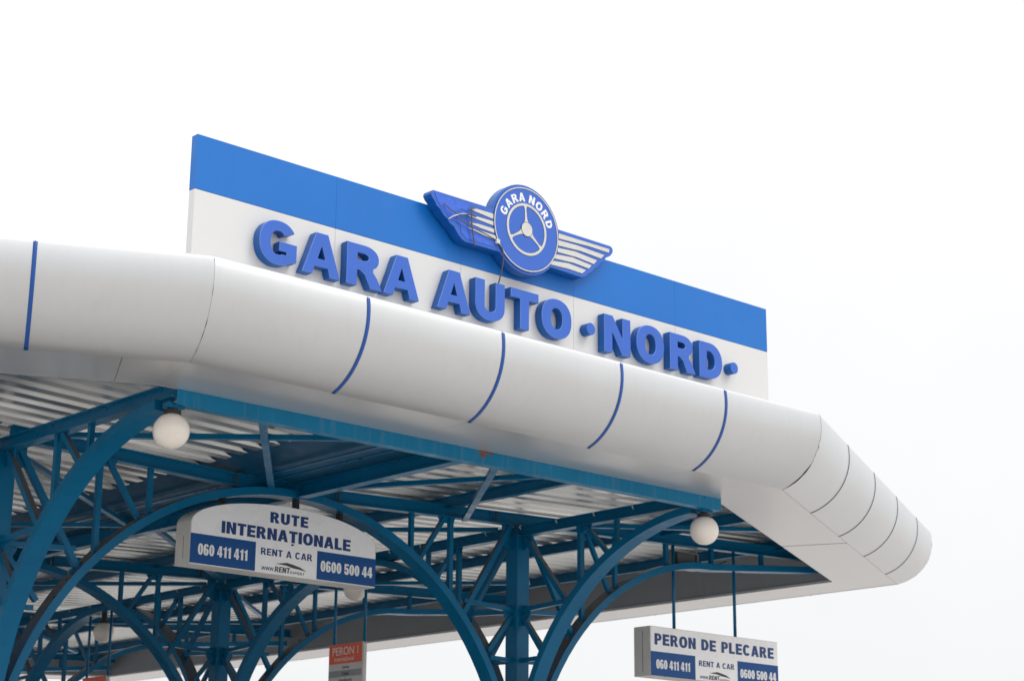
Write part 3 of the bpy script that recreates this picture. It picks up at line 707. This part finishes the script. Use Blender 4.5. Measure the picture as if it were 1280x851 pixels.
def platform_sign(y0, y1, lab, num, face=True):
    """flat board facing -X, hung on two rods under the arch"""
    t = thing('platform_sign', lab, 'sign', (15.24, (y0+y1)/2, 1.7+CZ), 'red-headed platform boards hung from the canopy')
    fx = 15.215; zt_, zr = 2.892, 2.635
    MB().box((fx+.0015, y0, 1.70), (fx+.055, y1, zt_)).build('board', M['framew'], t, bevel=.003)
    rng_ = ((M['red'], zr, zt_-.002, 'red_header'), )
    MB().box((fx, y0+.03, zr), (fx+.0012, y1-.006, zt_-.004)).build('red_header', M['red'], t)
    zz_ = zr-.002; k = 0
    while zz_ > 1.75:
        hh = .085; MB().box((fx, y0+.03, zz_-hh+.001), (fx+.0012, y1-.006, zz_)).build('destination_row', M['lightband'] if k % 2 == 0 else M['greyband'], t); zz_ -= hh; k += 1
    # local x of this face runs along -Y
    W_ = y1-y0
    if face:
        fonttext('platform_title', 'PERON', .150, -(y1-W_*.10), zt_-.145, '-X', fx-.002, M['white'], t, off=0, sx=.98)
        fonttext('platform_number', num, .150, -(y0+W_*.205), zt_-.145, '-X', fx-.002, M['white'], t, off=0, sx=.9)
        fonttext('platform_subtitle', 'Internațional', .078, -(y1-W_*.17), zt_-.222, '-X', fx-.002, M['white'], t, sx=1.05)
        for j, s_ in enumerate(('Leova', 'Cahul', 'Vulcănești')):
            fonttext('destination_name', s_, .062, -(y0+W_*.5), zr-.002-.085*j-.064, '-X', fx-.002, M['darktext'], t, align='CENTER', off=.001)
    for y_ in (y0+.015, y1-.08):
        MB().cyl((15.24, y_, zt_-.02), (15.24, y_, 3.90), .02, 10).build('rod', SP, t, smooth=True)
    return t
platform_sign(19.40, 20.135, 'small board with red header reading PERON 1 hung below the near arch', '1')
platform_sign(25.74, 26.46, 'farther red-headed board whose top edge just shows at the bottom left', '', face=False)

# ================================================================ LAMPS
def globe_lamp(x, y, lab, ztop=3.815, zc=3.602):
    t = thing('globe_lamp', lab, 'lamp', (x, y, zc+CZ), 'white globe lamps under the canopy')
    r = .157; mb_ = MB(); vs = []; nu, nv = 40, 24
    for j in range(1, nv):
        a = math.pi*j/nv
        for k in range(nu): b = 2*math.pi*k/nu; vs.append((x+r*math.sin(a)*math.cos(b), y+r*math.sin(a)*math.sin(b), zc+r*math.cos(a)))
    fs = [(j*nu+k, (j+1)*nu+k, (j+1)*nu+(k+1) % nu, j*nu+(k+1) % nu) for j in range(nv-2) for k in range(nu)]
    vs += [(x, y, zc+r), (x, y, zc-r)]; T_ = len(vs)-2
    fs += [(T_, k, (k+1) % nu) for k in range(nu)] + [(T_+1, (nv-2)*nu+(k+1) % nu, (nv-2)*nu+k) for k in range(nu)]
    mb_.add(vs, fs); mb_.build('globe', M['globe'], t, smooth=True)
    ring = []; a0 = R_(140)
    for k in range(41):
        b = 2*math.pi*k/40; ring.append((x+(r+.0004)*math.sin(b)*math.cos(a0), y+(r+.0004)*math.sin(b)*math.sin(a0), zc+(r+.0004)*math.cos(b)))
    MB().tube(ring, .0016, 6).build('globe_seam', M['globeseam'], t, smooth=True)
    MB().cyl((x, y, zc+r-.012), (x, y, zc+r+.02), .075, 24).cyl((x, y, zc+r+.0205), (x, y, ztop-.02), .045, 20).build('lamp_holder', M['black'], t)
    MB().box((x-.07, y-.05, ztop-.019), (x+.09, y+.05, ztop+.03)).build('mounting_bracket', SP, t)
    return t
globe_lamp(C0X, 13.50, 'large white globe lamp at the near left corner of the canopy frame')
globe_lamp(C1X, 13.52, 'white globe lamp at the right end of the front beam, beside the bright soffit')
globe_lamp(C1X, 19.64, 'white globe lamp mostly hidden behind the RUTE INTERNAȚIONALE sign, its bottom showing', ztop=3.90, zc=3.595)
globe_lamp(C1X+.02, 26.0, 'small far white globe lamp seen through the arches at the lower left', ztop=3.90, zc=3.57)
jb = MB().box((C1X-.06, 26.17, 3.84), (C1X+.06, 26.29, 3.93)); o = jb.build('junction_box', M['framew'], None, bevel=.006)
o['label'] = 'tiny pale junction box on the beam above the far globe lamp'; o['category'] = 'junction box'

# floodlight on the long rafter
fl = thing('floodlight', 'grey square floodlight with dark glass clamped under the rafter behind a globe lamp', 'floodlight', (18.32, 16.62, 3.98+CZ))
MB().box((18.06, 16.60, 3.868), (18.60, 16.72, 4.098)).build('housing', M['floodbody'], fl, bevel=.012)
MB().box((18.115, 16.588, 3.900), (18.545, 16.599, 4.072)).build('bezel', M['black'], fl, bevel=.004)
MB().box((18.16, 16.582, 3.93), (18.50, 16.5875, 4.062)).build('glass', M['glass'], fl)
for x in (18.05, 18.61): MB().bar((x, 16.66, 3.97), (x, 16.66, 4.16), .012, .03, side=(0, 1, 0)).build('yoke', M['floodbody'], fl)
cb = MB().tube([(18.62, 16.64, 4.0), (18.72, 16.62, 3.975), (18.86, 16.6, 3.98), (19.0, 16.58, 4.01), (19.1, 16.56, 4.05)], .007); o = cb.build('flex', M['cable'], fl, smooth=True)
